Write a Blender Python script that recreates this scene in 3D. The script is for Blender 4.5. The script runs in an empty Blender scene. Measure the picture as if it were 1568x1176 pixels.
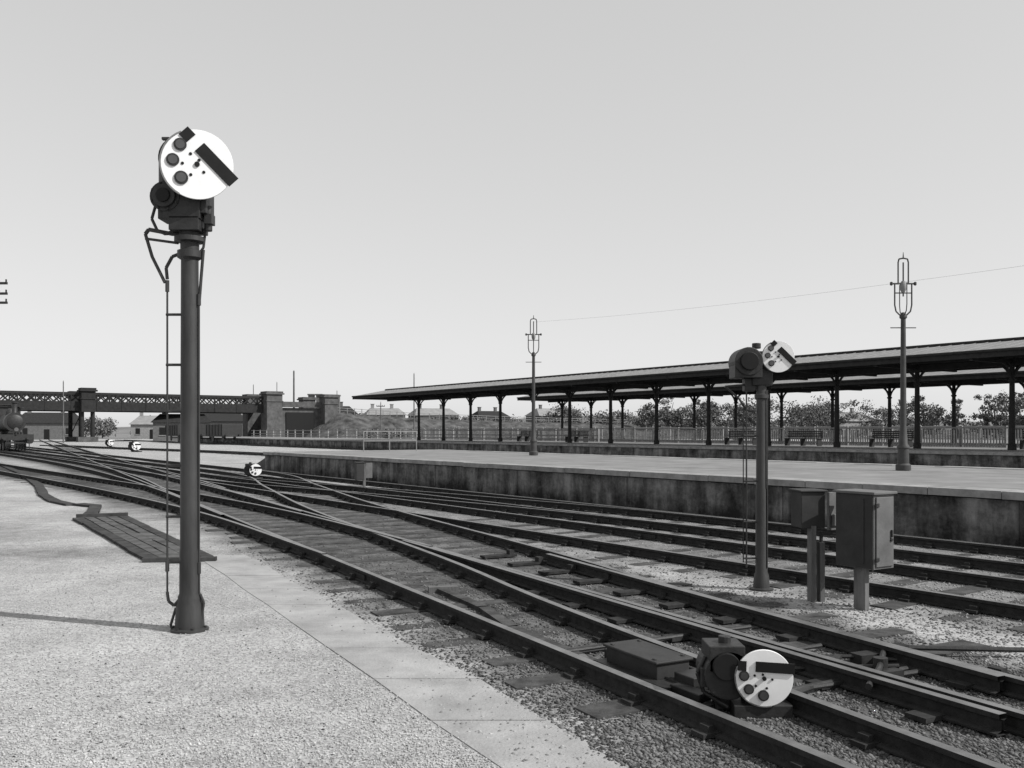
import bpy, math, random
import numpy as np
from mathutils import Vector, Matrix
random.seed(4); rng=np.random.default_rng(4)
R=math.radians
sc=bpy.context.scene
sc.view_settings.view_transform='Standard'
sc.view_settings.look='None'
sc.view_settings.exposure=0

# ------------------------------------------------------------------ materials
def N(nt,t,**k):
    n=nt.nodes.new(t)
    for a,b in k.items(): setattr(n,a,b)
    return n
def mat(name,col,rough=.85,var=.25,scale=4.,bump=0.,bscale=60.,metal=0.,stretch=(1,1,1),spec=.3,attr=None):
    m=bpy.data.materials.new(name); m.use_nodes=True
    nt=m.node_tree; b=nt.nodes['Principled BSDF']; L=nt.links.new
    b.inputs['Roughness'].default_value=rough
    b.inputs['Metallic'].default_value=metal
    b.inputs['Specular IOR Level'].default_value=spec
    g=N(nt,'ShaderNodeNewGeometry')
    mp=N(nt,'ShaderNodeMapping'); mp.inputs['Scale'].default_value=stretch
    L(g.outputs['Position'],mp.inputs['Vector'])
    n1=N(nt,'ShaderNodeTexNoise'); n1.inputs['Scale'].default_value=scale; n1.inputs['Detail'].default_value=8
    n1.inputs['Roughness'].default_value=.65
    L(mp.outputs['Vector'],n1.inputs['Vector'])
    r=N(nt,'ShaderNodeMapRange'); r.inputs['From Min'].default_value=.3; r.inputs['From Max'].default_value=.7
    r.inputs['To Min'].default_value=col*(1-var); r.inputs['To Max'].default_value=col*(1+var)
    L(n1.outputs['Fac'],r.inputs['Value'])
    out=r.outputs['Result']
    if attr:
        a=N(nt,'ShaderNodeAttribute'); a.attribute_name=attr
        mm=N(nt,'ShaderNodeMath',operation='MULTIPLY'); L(out,mm.inputs[0]); L(a.outputs['Fac'],mm.inputs[1]); out=mm.outputs[0]
    L(out,b.inputs['Base Color'])
    if bump>0:
        n2=N(nt,'ShaderNodeTexNoise'); n2.inputs['Scale'].default_value=bscale; n2.inputs['Detail'].default_value=5
        L(mp.outputs['Vector'],n2.inputs['Vector'])
        bp=N(nt,'ShaderNodeBump'); bp.inputs['Strength'].default_value=1; bp.inputs['Distance'].default_value=bump
        L(n2.outputs['Fac'],bp.inputs['Height']); L(bp.outputs['Normal'],b.inputs['Normal'])
    return m
MAT={}
MAT['iron']=mat('dark_painted_iron',.024,.5,.45,9,.002,40,spec=.35)
MAT['post']=mat('post_paint',.034,.5,.5,5,.0015,50,stretch=(1,1,.25),spec=.35)
MAT['black']=mat('black_enamel',.012,.5,.2,10,spec=.2)
MAT['grey']=mat('grey_plate',.16,.6,.2,10)
MAT['lens']=mat('lens_glass',.06,.12,.2,10,spec=.7)
MAT['white']=mat('white_enamel',.8,.5,.05,14)
MAT['railside']=mat('rail_rust',.03,.85,.4,14,.002,60,spec=.15)
MAT['railtop']=mat('rail_head',.2,.4,.35,5,metal=.6)
MAT['sleeper']=mat('sleeper_timber',.062,.95,.6,5,.006,40,spec=.1)
MAT['chair']=mat('rail_chair_iron',.03,.9,.4,12,.003,60,spec=.15)
MAT['coping']=mat('coping_stone',.24,.9,.4,3,.003,40)
MAT['pave']=mat('platform_asphalt',.19,.95,.26,1.0,.003,60)
MAT['path']=mat('path_concrete',.29,.95,.28,2.0,.006,50)
MAT['roof']=mat('roof_iron_sheet',.2,.75,.2,2,spec=.15)
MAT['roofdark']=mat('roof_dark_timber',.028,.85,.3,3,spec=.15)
MAT['col']=mat('column_paint',.03,.7,.3,4,spec=.2)
MAT['timber']=mat('bench_timber',.05,.8,.3,6)
MAT['fence']=mat('fence_paint',.24,.9,.25,3)
MAT['stone']=mat('bridge_masonry',.085,.95,.45,1.2,.03,6)
MAT['steel']=mat('bridge_steel',.028,.85,.3,2,spec=.12)
MAT['box']=mat('cabinet_paint',.11,.6,.25,4,.001,50)
MAT['boxdark']=mat('dark_paint_and_cabinet_shade',.03,.6,.3,5,.001,50)
MAT['wood']=mat('weathered_timber',.11,.95,.5,7,.004,50,stretch=(1,1,.2))
MAT['grass']=mat('grass_bank',.08,1,.8,.5,.25,1.2,spec=.05)
MAT['hill']=mat('far_hill',.16,1,.3,.02,spec=.05)
MAT['leaf']=mat('foliage',.12,1,.35,.4,attr='shade',spec=.05)
MAT['bark']=mat('bark',.07,1,.3,2)
MAT['trunk']=mat('trunking_timber',.05,.95,.5,5,.005,30,spec=.1)
MAT['trunktop']=mat('trunking_lid',.085,.95,.5,4,.005,30,spec=.1)
MAT['lampiron']=mat('lamp_iron',.05,.6,.25,6)
MAT['brick']=mat('brick_wall',.12,.95,.25,3)
MAT['tin']=mat('tin_roof',.22,.7,.2,1)

def wallmat():
    m=bpy.data.materials.new('platform_wall_render'); m.use_nodes=True
    nt=m.node_tree; b=nt.nodes['Principled BSDF']; L=nt.links.new
    b.inputs['Roughness'].default_value=.95; b.inputs['Specular IOR Level'].default_value=.1
    g=N(nt,'ShaderNodeNewGeometry')
    def noise(sc_,st,det=8):
        mp=N(nt,'ShaderNodeMapping'); mp.inputs['Scale'].default_value=st; L(g.outputs['Position'],mp.inputs['Vector'])
        n=N(nt,'ShaderNodeTexNoise'); n.inputs['Scale'].default_value=sc_; n.inputs['Detail'].default_value=det; n.inputs['Roughness'].default_value=.65
        L(mp.outputs['Vector'],n.inputs['Vector']); return n.outputs['Fac']
    a=noise(2.4,(1,1,.22)); c=noise(.8,(1,1,1.6)); d=noise(12,(1,1,1))
    m1=N(nt,'ShaderNodeMath',operation='MULTIPLY'); L(a,m1.inputs[0]); L(c,m1.inputs[1])
    m2=N(nt,'ShaderNodeMath',operation='MULTIPLY_ADD'); L(d,m2.inputs[0]); m2.inputs[1].default_value=.16; L(m1.outputs[0],m2.inputs[2])
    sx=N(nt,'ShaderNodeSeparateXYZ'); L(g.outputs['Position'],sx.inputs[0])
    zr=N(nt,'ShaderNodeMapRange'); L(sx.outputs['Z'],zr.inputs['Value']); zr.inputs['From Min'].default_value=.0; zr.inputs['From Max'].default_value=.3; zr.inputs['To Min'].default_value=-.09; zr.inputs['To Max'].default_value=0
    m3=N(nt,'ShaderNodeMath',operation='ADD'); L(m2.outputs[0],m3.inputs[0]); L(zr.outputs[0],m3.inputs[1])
    r=N(nt,'ShaderNodeValToRGB'); L(m3.outputs[0],r.inputs['Fac'])
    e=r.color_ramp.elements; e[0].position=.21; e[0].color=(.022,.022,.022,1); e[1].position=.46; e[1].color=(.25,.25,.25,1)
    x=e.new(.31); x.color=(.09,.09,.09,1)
    L(r.outputs['Color'],b.inputs['Base Color'])
    bp=N(nt,'ShaderNodeBump'); bp.inputs['Distance'].default_value=.02; L(d,bp.inputs['Height']); L(bp.outputs['Normal'],b.inputs['Normal'])
    return m
MAT['wall']=wallmat()

def groundmat():
    m=bpy.data.materials.new('yard_gravel'); m.use_nodes=True
    nt=m.node_tree; b=nt.nodes['Principled BSDF']; L=nt.links.new
    b.inputs['Roughness'].default_value=1; b.inputs['Specular IOR Level'].default_value=.05
    g=N(nt,'ShaderNodeNewGeometry')
    def noise(s,det=6,ro=.6):
        n=N(nt,'ShaderNodeTexNoise'); n.inputs['Scale'].default_value=s; n.inputs['Detail'].default_value=det; n.inputs['Roughness'].default_value=ro
        L(g.outputs['Position'],n.inputs['Vector']); return n.outputs['Fac']
    big=noise(.5,8,.65); mid=noise(3.2,8,.7); fine=noise(60,4,.7)
    at=N(nt,'ShaderNodeAttribute'); at.attribute_name='ballast_and_shadow'
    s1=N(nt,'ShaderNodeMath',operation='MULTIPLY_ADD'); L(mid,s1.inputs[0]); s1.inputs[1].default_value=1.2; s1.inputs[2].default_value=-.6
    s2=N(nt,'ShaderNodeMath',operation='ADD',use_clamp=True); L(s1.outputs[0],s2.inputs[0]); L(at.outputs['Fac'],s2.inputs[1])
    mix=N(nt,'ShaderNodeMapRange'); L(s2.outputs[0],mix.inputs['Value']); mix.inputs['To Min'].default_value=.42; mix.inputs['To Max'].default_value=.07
    bg=N(nt,'ShaderNodeMapRange'); L(big,bg.inputs['Value']); bg.inputs['From Min'].default_value=.3; bg.inputs['From Max'].default_value=.7
    bg.inputs['To Min'].default_value=.68; bg.inputs['To Max'].default_value=1.12
    mu=N(nt,'ShaderNodeMath',operation='MULTIPLY'); L(mix.outputs[0],mu.inputs[0]); L(bg.outputs[0],mu.inputs[1])
    v=N(nt,'ShaderNodeTexVoronoi'); v.inputs['Scale'].default_value=60; L(g.outputs['Position'],v.inputs['Vector'])
    sp=N(nt,'ShaderNodeSeparateColor'); L(v.outputs['Color'],sp.inputs[0])
    vr=N(nt,'ShaderNodeMapRange'); L(sp.outputs[0],vr.inputs['Value']); vr.inputs['To Min'].default_value=.68; vr.inputs['To Max'].default_value=1.22
    mu2=N(nt,'ShaderNodeMath',operation='MULTIPLY'); L(mu.outputs[0],mu2.inputs[0]); L(vr.outputs[0],mu2.inputs[1])
    fr=N(nt,'ShaderNodeMapRange'); L(fine,fr.inputs['Value']); fr.inputs['From Min'].default_value=.3; fr.inputs['From Max'].default_value=.7; fr.inputs['To Min'].default_value=.78; fr.inputs['To Max'].default_value=1.18
    mu3=N(nt,'ShaderNodeMath',operation='MULTIPLY'); L(mu2.outputs[0],mu3.inputs[0]); L(fr.outputs[0],mu3.inputs[1])
    L(mu3.outputs[0],b.inputs['Base Color'])
    bp=N(nt,'ShaderNodeBump'); bp.inputs['Distance'].default_value=.012; bp.inputs['Strength'].default_value=.8
    ad=N(nt,'ShaderNodeMath',operation='MULTIPLY_ADD'); L(mid,ad.inputs[0]); ad.inputs[1].default_value=2.; L(sp.outputs[1],ad.inputs[2])
    L(ad.outputs[0],bp.inputs['Height']); L(bp.outputs['Normal'],b.inputs['Normal'])
    return m
MAT['ground']=groundmat()
MAT['stonebit']=mat('gravel_stone',.41,1,.25,3,attr='shade',spec=.05)
MAT['far']=mat('far_ground',.17,1,.4,.08)

# ------------------------------------------------------------------ mesh builder
class MB:
    def __init__(s): s.v=[]; s.f=[]; s.m=[]; s.mats=[]
    def mi(s,k):
        if k not in s.mats: s.mats.append(k)
        return s.mats.index(k)
    def add(s,vs,fs,k):
        o=len(s.v); i=s.mi(k); s.v+= [tuple(p) for p in vs]
        for f in fs: s.f.append([a+o for a in f]); s.m.append(i)
    def box(s,c,d,k,rz=0,M=None):
        hx,hy,hz=d[0]/2,d[1]/2,d[2]/2
        ps=[Vector((x,y,z)) for z in(-hz,hz) for y in(-hy,hy) for x in(-hx,hx)]
        if M is None: M=Matrix.Rotation(rz,3,'Z')
        C=Vector(c); ps=[M@p+C for p in ps]
        s.add(ps,[(0,2,3,1),(4,5,7,6),(0,1,5,4),(2,6,7,3),(0,4,6,2),(1,3,7,5)],k)
    def cyl(s,a,b,r0,k,r1=None,n=14,cap=True):
        if r1 is None: r1=r0
        a=Vector(a); b=Vector(b); d=(b-a).normalized()
        q=d.to_track_quat('Z','Y').to_matrix()
        vs=[]
        for p,r in((a,r0),(b,r1)):
            for i in range(n):
                t=2*math.pi*i/n; vs.append(p+q@Vector((r*math.cos(t),r*math.sin(t),0)))
        fs=[(i,(i+1)%n,n+(i+1)%n,n+i) for i in range(n)]
        if cap: fs+=[tuple(range(n-1,-1,-1)),tuple(range(n,2*n))]
        s.add(vs,fs,k)
    def tube(s,pts,r,k,n=8):
        for i in range(len(pts)-1): s.cyl(pts[i],pts[i+1],r,k,n=n)
    def lathe(s,c,prof,k,n=20):
        vs=[];C=Vector(c)
        for r,z in prof:
            for i in range(n):
                t=2*math.pi*i/n; vs.append(C+Vector((r*math.cos(t),r*math.sin(t),z)))
        fs=[]
        for j in range(len(prof)-1):
            for i in range(n): fs.append((j*n+i,j*n+(i+1)%n,(j+1)*n+(i+1)%n,(j+1)*n+i))
        fs+=[tuple(range(n-1,-1,-1)),tuple(range((len(prof)-1)*n,len(prof)*n))]
        s.add(vs,fs,k)
    def obj(s,name,parent=None,bevel=0,M=None,smooth=False):
        me=bpy.data.meshes.new(name)
        vs=s.v if M is None else [tuple(M@Vector(p)) for p in s.v]
        me.from_pydata(vs,[],s.f)
        for k in s.mats: me.materials.append(MAT[k])
        me.polygons.foreach_set('material_index',s.m)
        me.update()
        o=bpy.data.objects.new(name,me); sc.collection.objects.link(o)
        if parent: o.parent=parent
        if smooth:
            me.polygons.foreach_set('use_smooth',[True]*len(me.polygons))
            me.set_sharp_from_angle(angle=R(40))
        if bevel:
            b=o.modifiers.new('bevel','BEVEL'); b.width=bevel; b.segments=2; b.limit_method='ANGLE'
        return o
def empty(name,loc=(0,0,0),rz=0):
    e=bpy.data.objects.new(name,None); e.location=loc; e.rotation_euler=(0,0,rz); sc.collection.objects.link(e); return e

TH=R(34.8); PF=Matrix.Rotation(TH,4,'Z')
def PW(s,t,z=0): return PF@Vector((s,t,z))

# ------------------------------------------------------------------ tracks
def catmull(pts,step=.8):
    P=[np.array(p,float) for p in pts]
    P=[2*P[0]-P[1]]+P+[2*P[-1]-P[-2]]
    out=[]
    for i in range(1,len(P)-2):
        n=max(2,int(np.linalg.norm(P[i+1]-P[i])/.3))
        for j in range(n):
            t=j/n
            out.append(.5*((2*P[i])+(-P[i-1]+P[i+1])*t+(2*P[i-1]-5*P[i]+4*P[i+1]-P[i+2])*t*t+(-P[i-1]+3*P[i]-3*P[i+1]+P[i+2])*t**3))
    out.append(P[-2]); out=np.array(out)
    d=np.r_[0,np.cumsum(np.linalg.norm(np.diff(out,axis=0),axis=1))]
    s=np.arange(0,d[-1],step)
    return np.c_[np.interp(s,d,out[:,0]),np.interp(s,d,out[:,1])]
prof=[(-.055,0),(.055,0),(.055,.012),(.012,.024),(.012,.082),(.034,.092),(.034,.122),(-.034,.122),(-.034,.092),(-.012,.082),(-.012,.024),(-.055,.012)]
def frames(c):
    t=np.gradient(c,axis=0); t/=np.linalg.norm(t,axis=1)[:,None]
    return t,np.c_[t[:,1],-t[:,0]]
def sweep_rail(mb,path,z0):
    t,n=frames(path); K=len(prof); vs=[];
    for p,nn in zip(path,n):
        for a,b in prof: vs.append((p[0]+nn[0]*a,p[1]+nn[1]*a,z0+b))
    side=[];top=[]
    for i in range(len(path)-1):
        for k in range(K):
            f=(i*K+k,i*K+(k+1)%K,(i+1)*K+(k+1)%K,(i+1)*K+k)
            (top if k==6 else side).append(f)
    o=len(mb.v); mb.v+=vs; a=mb.mi('railside'); b=mb.mi('railtop')
    for f in side: mb.f.append([x+o for x in f]); mb.m.append(a)
    for f in top: mb.f.append([x+o for x in f]); mb.m.append(b)
def straight(c,k,y0,y1): return [(c-k*y0,y0),(c-k*(y0+y1)/2,(y0+y1)/2),(c-k*y1,y1)]
TR=[
 ('A',straight(4.89,.54,-3,175),1.55),
 ('A2',[(5.9,0),(3.95,3),(2.13,6.66),(.94,9.25),(-.22,12.1),(-3.6,19.6),(-6.5,27),(-9.7,35),(-16.4,45),(-23,54.5)],1.55),
 ('B',straight(11.53,.696,-8,120),1.5),
 ('C',straight(14.9,.696,-8,140),1.5),
 ('F',[(-4.9,18),(-9.3,26),(-15.9,37),(-24.5,50),(-37.5,68),(-56,93),(-80,125)],1.55),
 ('G',[(5.16,14),(1.25,19.2),(-3.4,24.4),(-8.2,29.3),(-12.6,34.6)],1.5),
 ('D1',[(30-.696*-8,-8),(30-.696*25,25),(30-.696*45,45),(-13,60),(-25,75),(-40,91),(-55,108)],1.55),
 ('D2',straight(45.3,.696,-10,170),1.55),
 ('H',[(-8.8,25.5),(-13.0,33.5),(-19.3,44),(-27.4,56),(-38,70.5),(-52,90)],1.55),
 ('J',[(-1.8,12.4),(-5.3,18.2),(-9.6,24.2),(-14.6,30.6),(-21,38.6),(-30,50)],1.55),
]
allc=[]
for ti,(nm,pts,g) in enumerate(TR):
    c=catmull(pts); t,n=frames(c)
    e=empty('railway_track')
    zo=.0012*ti
    mb=MB()
    sweep_rail(mb,c-n*g/2,.012+zo); sweep_rail(mb,c+n*g/2,.012+zo)
    for i in range(6,len(c)-1,14):
        if c[i][1]>40: break
        for sd in(-1,1):
            q=c[i]+n[i]*sd*g/2
            for s2 in(-1,1):
                q2=q+n[i]*s2*.024; mb.box((q2[0],q2[1],.065),(.02,.46,.055),'railside',math.atan2(-t[i][0],t[i][1]))
    mb.obj('rails',e)
    ms=MB(); mc=MB()
    cs=catmull(pts,.7); ts,ns=frames(cs)
    for i,(p,tt,nn) in enumerate(zip(cs,ts,ns)):
        if p[1]>110 or p[1]<-6: continue
        skip=False
        if allc:
            dm=min(np.min(np.hypot(q[:,0]-p[0],q[:,1]-p[1])) for q in allc)
            skip=dm<1.75
        rz=math.atan2(nn[1],nn[0])+random.uniform(-.03,.03)
        if not skip:
            ln=2.5; sh=0
            if nm=='A' and p[1]<19: ln=3.8; sh=.62
            ctr=p+nn*(sh+random.uniform(-.09,.09))
            top=.008+random.uniform(-.010,.007)
            ms.box((ctr[0],ctr[1],top-.06),(ln+random.uniform(-.2,.12),.23+random.uniform(-.04,.03),.12),'sleeper',rz)
        if p[1]<34:
            for sd in(-1,1):
                q=p+nn*sd*g/2
                mc.box((q[0],q[1],.026),(.27,.11,.025),'chair',rz)
                for s2 in(-1,1):
                    q2=q+nn*s2*.07
                    mc.box((q2[0],q2[1],.05),(.04,.075,.05),'chair',rz)
    if ms.v: ms.obj('sleepers',e)
    if mc.v: mc.obj('chairs',e)
    allc.append(c)
def offset_line(c0,c1,y0,y1,k=.54,n=20):
    return np.array([((c0+(c1-c0)*i/n)-k*(y0+(y1-y0)*i/n), y0+(y1-y0)*i/n) for i in range(n+1)])
e=empty('turnout_switch')
mb=MB()
sweep_rail(mb,offset_line(5.60,5.69,5.2,13.5),.02)
sweep_rail(mb,offset_line(6.45,6.95,6.0,12),.02)
mb.obj('switch_blades',e)
mb=MB()
for y in (5.6,6.3,7.0):
    a=(4.1-.54*y,y,.05)
    mb.cyl(a,(a[0]+1.75,a[1]+.95,.05),.018,'iron',n=8)
mb.cyl((3.0,7.1,.07),(4.6,7.0,.06),.02,'iron',n=8)
mb.obj('stretcher_bars',e)
mb=MB()
for i in range(11):
    y=5.6+i*.7
    for c in (5.66,6.62):
        mb.box((c-.54*y+.0,y,.03),(.5,.15,.03),'chair',math.atan2(.475,.88))
        mb.box((c+.16-.54*y,y+.06,.06),(.07,.1,.09),'chair',math.atan2(.475,.88))
mb.obj('slide_chairs',e)

# ------------------------------------------------------------------ ground
def dist_tracks(X,Y):
    d=np.full(X.shape,99.)
    for c in allc:
        cc=c[::2]
        for p in cc: np.minimum(d,np.hypot(X-p[0],Y-p[1]),out=d)
    return d
xs=np.concatenate([np.arange(-110,-30,1.0),np.arange(-30,14,.35),np.arange(14,60,1.)])
ys=np.concatenate([np.arange(-10,2,1.),np.arange(2,40,.35),np.arange(40,90,.8),np.arange(90,200,3.)])
X,Y=np.meshgrid(xs,ys); D=dist_tracks(X,Y)
ball_and_shadow=np.clip((1.75-D)/.8,0,1)*.85
cB=X+.696*Y
ball_and_shadow=np.where(cB>10.2,ball_and_shadow*.7,ball_and_shadow)
ball_and_shadow+=np.where((Y>36)&(cB<10),.2,0)
ball_and_shadow=np.where((cB>13)&(Y>24),ball_and_shadow*.35,ball_and_shadow)
between=((X+.54*Y)>3.6)&((X+.54*Y)<7.6)&(Y<22); ball_and_shadow=np.where(between,np.maximum(ball_and_shadow,.85),ball_and_shadow)
ball_and_shadow+=.5*np.exp(-((X+6.8)/2.8)**2-((Y-13.0)/.8)**2)+.45*np.exp(-((X+9.0)/1.0)**2-((Y-15.5)/2.)**2)  # soft cast shadow across the left gravel, put into the ground colour
ball_and_shadow+=.3*np.exp(-(((X+.54*Y)-2.2)/.35)**2)*(Y>12)
V=np.c_[X.ravel(),Y.ravel(),np.zeros(X.size)]
nx=len(xs); ny=len(ys)
idx=np.arange(nx*ny).reshape(ny,nx)
F=np.stack([idx[:-1,:-1],idx[:-1,1:],idx[1:,1:],idx[1:,:-1]],-1).reshape(-1,4)
me=bpy.data.meshes.new('yard_ground'); me.from_pydata(V.tolist(),[],F.tolist()); me.materials.append(MAT['ground'])
a=me.attributes.new('ballast_and_shadow','FLOAT','POINT'); a.data.foreach_set('value',ball_and_shadow.ravel().astype(np.float32))
o=bpy.data.objects.new('yard_ground',me); sc.collection.objects.link(o)
mb=MB(); mb.add([(-3000,-300,-.03),(3000,-300,-.03),(3000,5000,-.03),(-3000,5000,-.03)],[(0,1,2,3)],'far'); mb.obj('ground')

# footpath: a flush strip of slabs
e=empty('footpath'); mb=MB()
y=0.
while y<12.4:
    L=.92
    for_y=[y,y+L-.012]
    q=[]
    for yy in for_y:
        q.append((2.5-.54*yy+.012*math.sin(yy*3),yy)); q.append((3.2-.54*yy+.04*math.sin(yy*2.1+1)+.02*math.sin(yy*5.3),yy))
    z=.006+random.uniform(-.002,.002)
    vs=[(p[0],p[1],z) for p in q]+[(p[0],p[1],-.02) for p in q]
    mb.add(vs,[(0,1,3,2),(4,6,7,5),(0,4,5,1),(2,3,7,6),(0,2,6,4),(1,5,7,3)],'path')
    y+=L
mb.obj('slabs',e)

def stones(name,pts,smin,smax,shade):
    n=len(pts)
    base=np.array([(1,0,0),(-1,0,0),(0,1,0),(0,-1,0),(0,0,1),(0,0,-.6)],float)
    fb=np.array([(0,2,4),(2,1,4),(1,3,4),(3,0,4),(2,0,5),(1,2,5),(3,1,5),(0,3,5)])
    s=rng.uniform(smin,smax,n)*rng.uniform(.6,1,n)
    v=base[None]*s[:,None,None]*rng.uniform(.6,1.3,(n,6,1))
    v[:,:,2]*=.65
    a=rng.uniform(0,6.28,n); ca,sa=np.cos(a)[:,None],np.sin(a)[:,None]
    x=v[:,:,0]*ca-v[:,:,1]*sa; y=v[:,:,0]*sa+v[:,:,1]*ca
    v[:,:,0]=x+pts[:,0:1]; v[:,:,1]=y+pts[:,1:2]; v[:,:,2]+=.002
    F=(fb[None]+6*np.arange(n)[:,None,None]).reshape(-1,3)
    me=bpy.data.meshes.new(name)
    me.vertices.add(n*6); me.vertices.foreach_set('co',v.reshape(-1).astype(np.float32))
    me.loops.add(len(F)*3); me.loops.foreach_set('vertex_index',F.reshape(-1).astype(np.int32))
    me.polygons.add(len(F)); me.polygons.foreach_set('loop_start',(np.arange(len(F))*3).astype(np.int32))
    me.update(calc_edges=True)
    at=me.attributes.new('shade','FLOAT','POINT'); at.data.foreach_set('value',np.repeat(shade,6).astype(np.float32))
    me.materials.append(MAT['stonebit'])
    o=bpy.data.objects.new(name,me); sc.collection.objects.link(o)
def scatter(n,y0,y1):
    u=rng.random(n); y=1/np.sqrt(1/y0**2+(1/y1**2-1/y0**2)*u)
    x=rng.uniform(-.62,.62,n)*y
    return np.c_[x,y]
p=scatter(80000,4.2,20)
c=p[:,0]+.54*p[:,1]
edge=np.minimum(np.abs(c-2.5),np.abs(c-3.2))
keep=~((c>2.47)&(c<3.2)&(rng.random(len(p))>np.where(edge<.07,.5,.12)))
p=p[keep]; c=c[keep]
left=c<2.6
sh=rng.uniform(.6,1.15,left.sum()); sh=np.where(rng.random(len(sh))<.02,.15,sh)
stones('gravel',p[left],.004,.013,sh)
q=p[~left]; dt=dist_tracks(q[:,0],q[:,1])
sh=np.where(dt<1.6,rng.uniform(.1,.42,len(q)),rng.uniform(.3,.8,len(q)))
sh=np.where((q[:,0]+.696*q[:,1])>10.2,rng.uniform(.3,.85,len(q)),sh)
stones('track_ballast',q,.008,.024,sh)

# ------------------------------------------------------------------ platforms
def platform(name,s0,s1,t0,t1,h=.83):
    e=empty(name)
    mb=MB(); pts=[(s0,t0),(s1,t0),(s1,t1),(s0,t1)]
    b=[PW(s,t,-.02) for s,t in pts]; tp=[PW(s,t,h-.14) for s,t in pts]
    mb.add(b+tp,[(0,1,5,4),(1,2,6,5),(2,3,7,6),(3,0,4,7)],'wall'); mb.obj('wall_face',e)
    mb=MB(); w=.5; t=t0
    while t<t1-.01:
        L=min(1.2,t1-t)
        for sa,sb in((s0-.09,s0+w),(s1-w,s1+.09)):
            dz=random.uniform(-.006,.006)
            cpt=PW((sa+sb)/2,t+L/2,h-.06+dz); mb.box(cpt,(sb-sa+random.uniform(-.01,.01),L-.012,.12),'coping',TH)
        t+=L
    cpt=PW((s0+s1)/2,t1-.2,h-.062); mb.box(cpt,(s1-s0-2*w-.01,.5,.12),'coping',TH)
    mb.obj('coping',e)
    mb=MB(); cpt=PW((s0+s1)/2,(t0+t1-.46)/2,h-.09); mb.box(cpt,(s1-s0-2*w-.012,t1-t0-.47,.16),'pave',TH); mb.obj('surface',e)
    return e
e1=platform('station_platform',14.2,23,-18,39.7)
mb=MB()
for i in range(13): mb.box(PW(14.19,-15+i*4.4,.36),(.03,.05,.64),'wall',TH)
mb.obj('wall_joints',e1)
mb=MB(); s0,s1=14.4,22.8; a,b=39.7,42.3
vs=[PW(s0,a,.68),PW(s1,a,.68),PW(s1,b,0),PW(s0,b,0),PW(s0,a,-.02),PW(s1,a,-.02)]
mb.add(vs,[(0,1,2,3),(0,3,4),(1,5,2)],'grass'); mb.obj('end_bank',e1)
platform('station_platform',39.4,51,-30,150)
platform('station_platform',57,69,-30,110)

mb=MB(); t=37.6
for s in (18.0,19.3,20.7): mb.cyl(PW(s,t,.82),PW(s,t,1.75),.022,'fence',n=8)
for z in(1.3,1.73): mb.cyl(PW(18.0,t,z),PW(20.7,t,z),.018,'fence',n=8)
mb.obj('pipe_handrail')

# ------------------------------------------------------------------ canopies
def canopy(s,t0,t1,tc,hw=3.8,he=5.3,hr=6.14):
    e=empty('platform_canopy')
    mb=MB()
    for sg in(-1,1):
        v=[PW(s,t0,hr),PW(s,t1,hr),PW(s+sg*hw,t1,he+.12),PW(s+sg*hw,t0,he+.12)]
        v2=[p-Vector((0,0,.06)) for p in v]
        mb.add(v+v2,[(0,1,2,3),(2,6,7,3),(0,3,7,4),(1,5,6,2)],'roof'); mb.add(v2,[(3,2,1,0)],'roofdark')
    mb.obj('roof_sheets',e)
    mb=MB()
    t=t0+.2
    while t<t1:
        for sg in(-1,1): mb.cyl(PW(s,t,hr+.005),PW(s+sg*hw,t,he+.125),.025,'roof',n=5,cap=False)
        t+=.62
    mb.obj('roof_rolls',e)
    mb=MB(); Lm=(t0+t1)/2
    mb.cyl(PW(s,t0,hr+.04),PW(s,t1,hr+.04),.1,'roofdark',n=8)
    for sg in(-1,1):
        mb.box(PW(s+sg*(hw+.03),Lm,he-.06),(.06,t1-t0+.1,.3),'roofdark',TH)
        mb.cyl(PW(s+sg*(hw+.12),t0,he+.08),PW(s+sg*(hw+.12),t1,he+.08),.07,'roofdark',n=8)
        mb.box(PW(s+sg*1.3,Lm,he-.02),(.12,t1-t0-.2,.2),'roofdark',TH)
        mb.box(PW(s+sg*2.6,Lm,he-.02),(.1,t1-t0-.2,.16),'roofdark',TH)
    for tt in(t0,t1):
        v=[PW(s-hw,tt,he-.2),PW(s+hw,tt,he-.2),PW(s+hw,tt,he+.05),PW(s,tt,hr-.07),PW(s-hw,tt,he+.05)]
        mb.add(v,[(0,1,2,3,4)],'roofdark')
    mb.obj('fascia_and_gutters',e)
    mb=MB()
    t=tc
    ztop=he-.2
    while t>t0:
        b=PW(s,t,.83)
        mb.lathe(b,[(.2,0),(.2,.25),(.15,.32),(.14,1.2),(.12,3.3),(.18,3.35),(.18,3.43),(.12,3.45),(.12,ztop-.83)],'col',12)
        mb.box(PW(s,t,ztop+.02),(hw*2-.1,.16,.24),'roofdark',TH)
        for ax in(0,1):
            for sg in(-1,1):
                r=1.15 if ax==0 else .95
                pr=None
                for k in range(8):
                    a=k/7*math.pi/2
                    off=r-r*math.cos(a); z=ztop-r+r*math.sin(a)
                    off+=.06
                    p=PW(s+sg*off,t,z) if ax==0 else PW(s,t+sg*off,z)
                    if pr is not None: mb.cyl(pr,p,.06,'col',n=6)
                    pr=p
        t-=4.92
    mb.box(PW(s,Lm,ztop-.02),(.16,t1-t0-1,.3),'roofdark',TH)
    mb.obj('columns_and_brackets',e)
canopy(45.2,-28,89,81.6)
canopy(61.6,-28,82,79)

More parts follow.
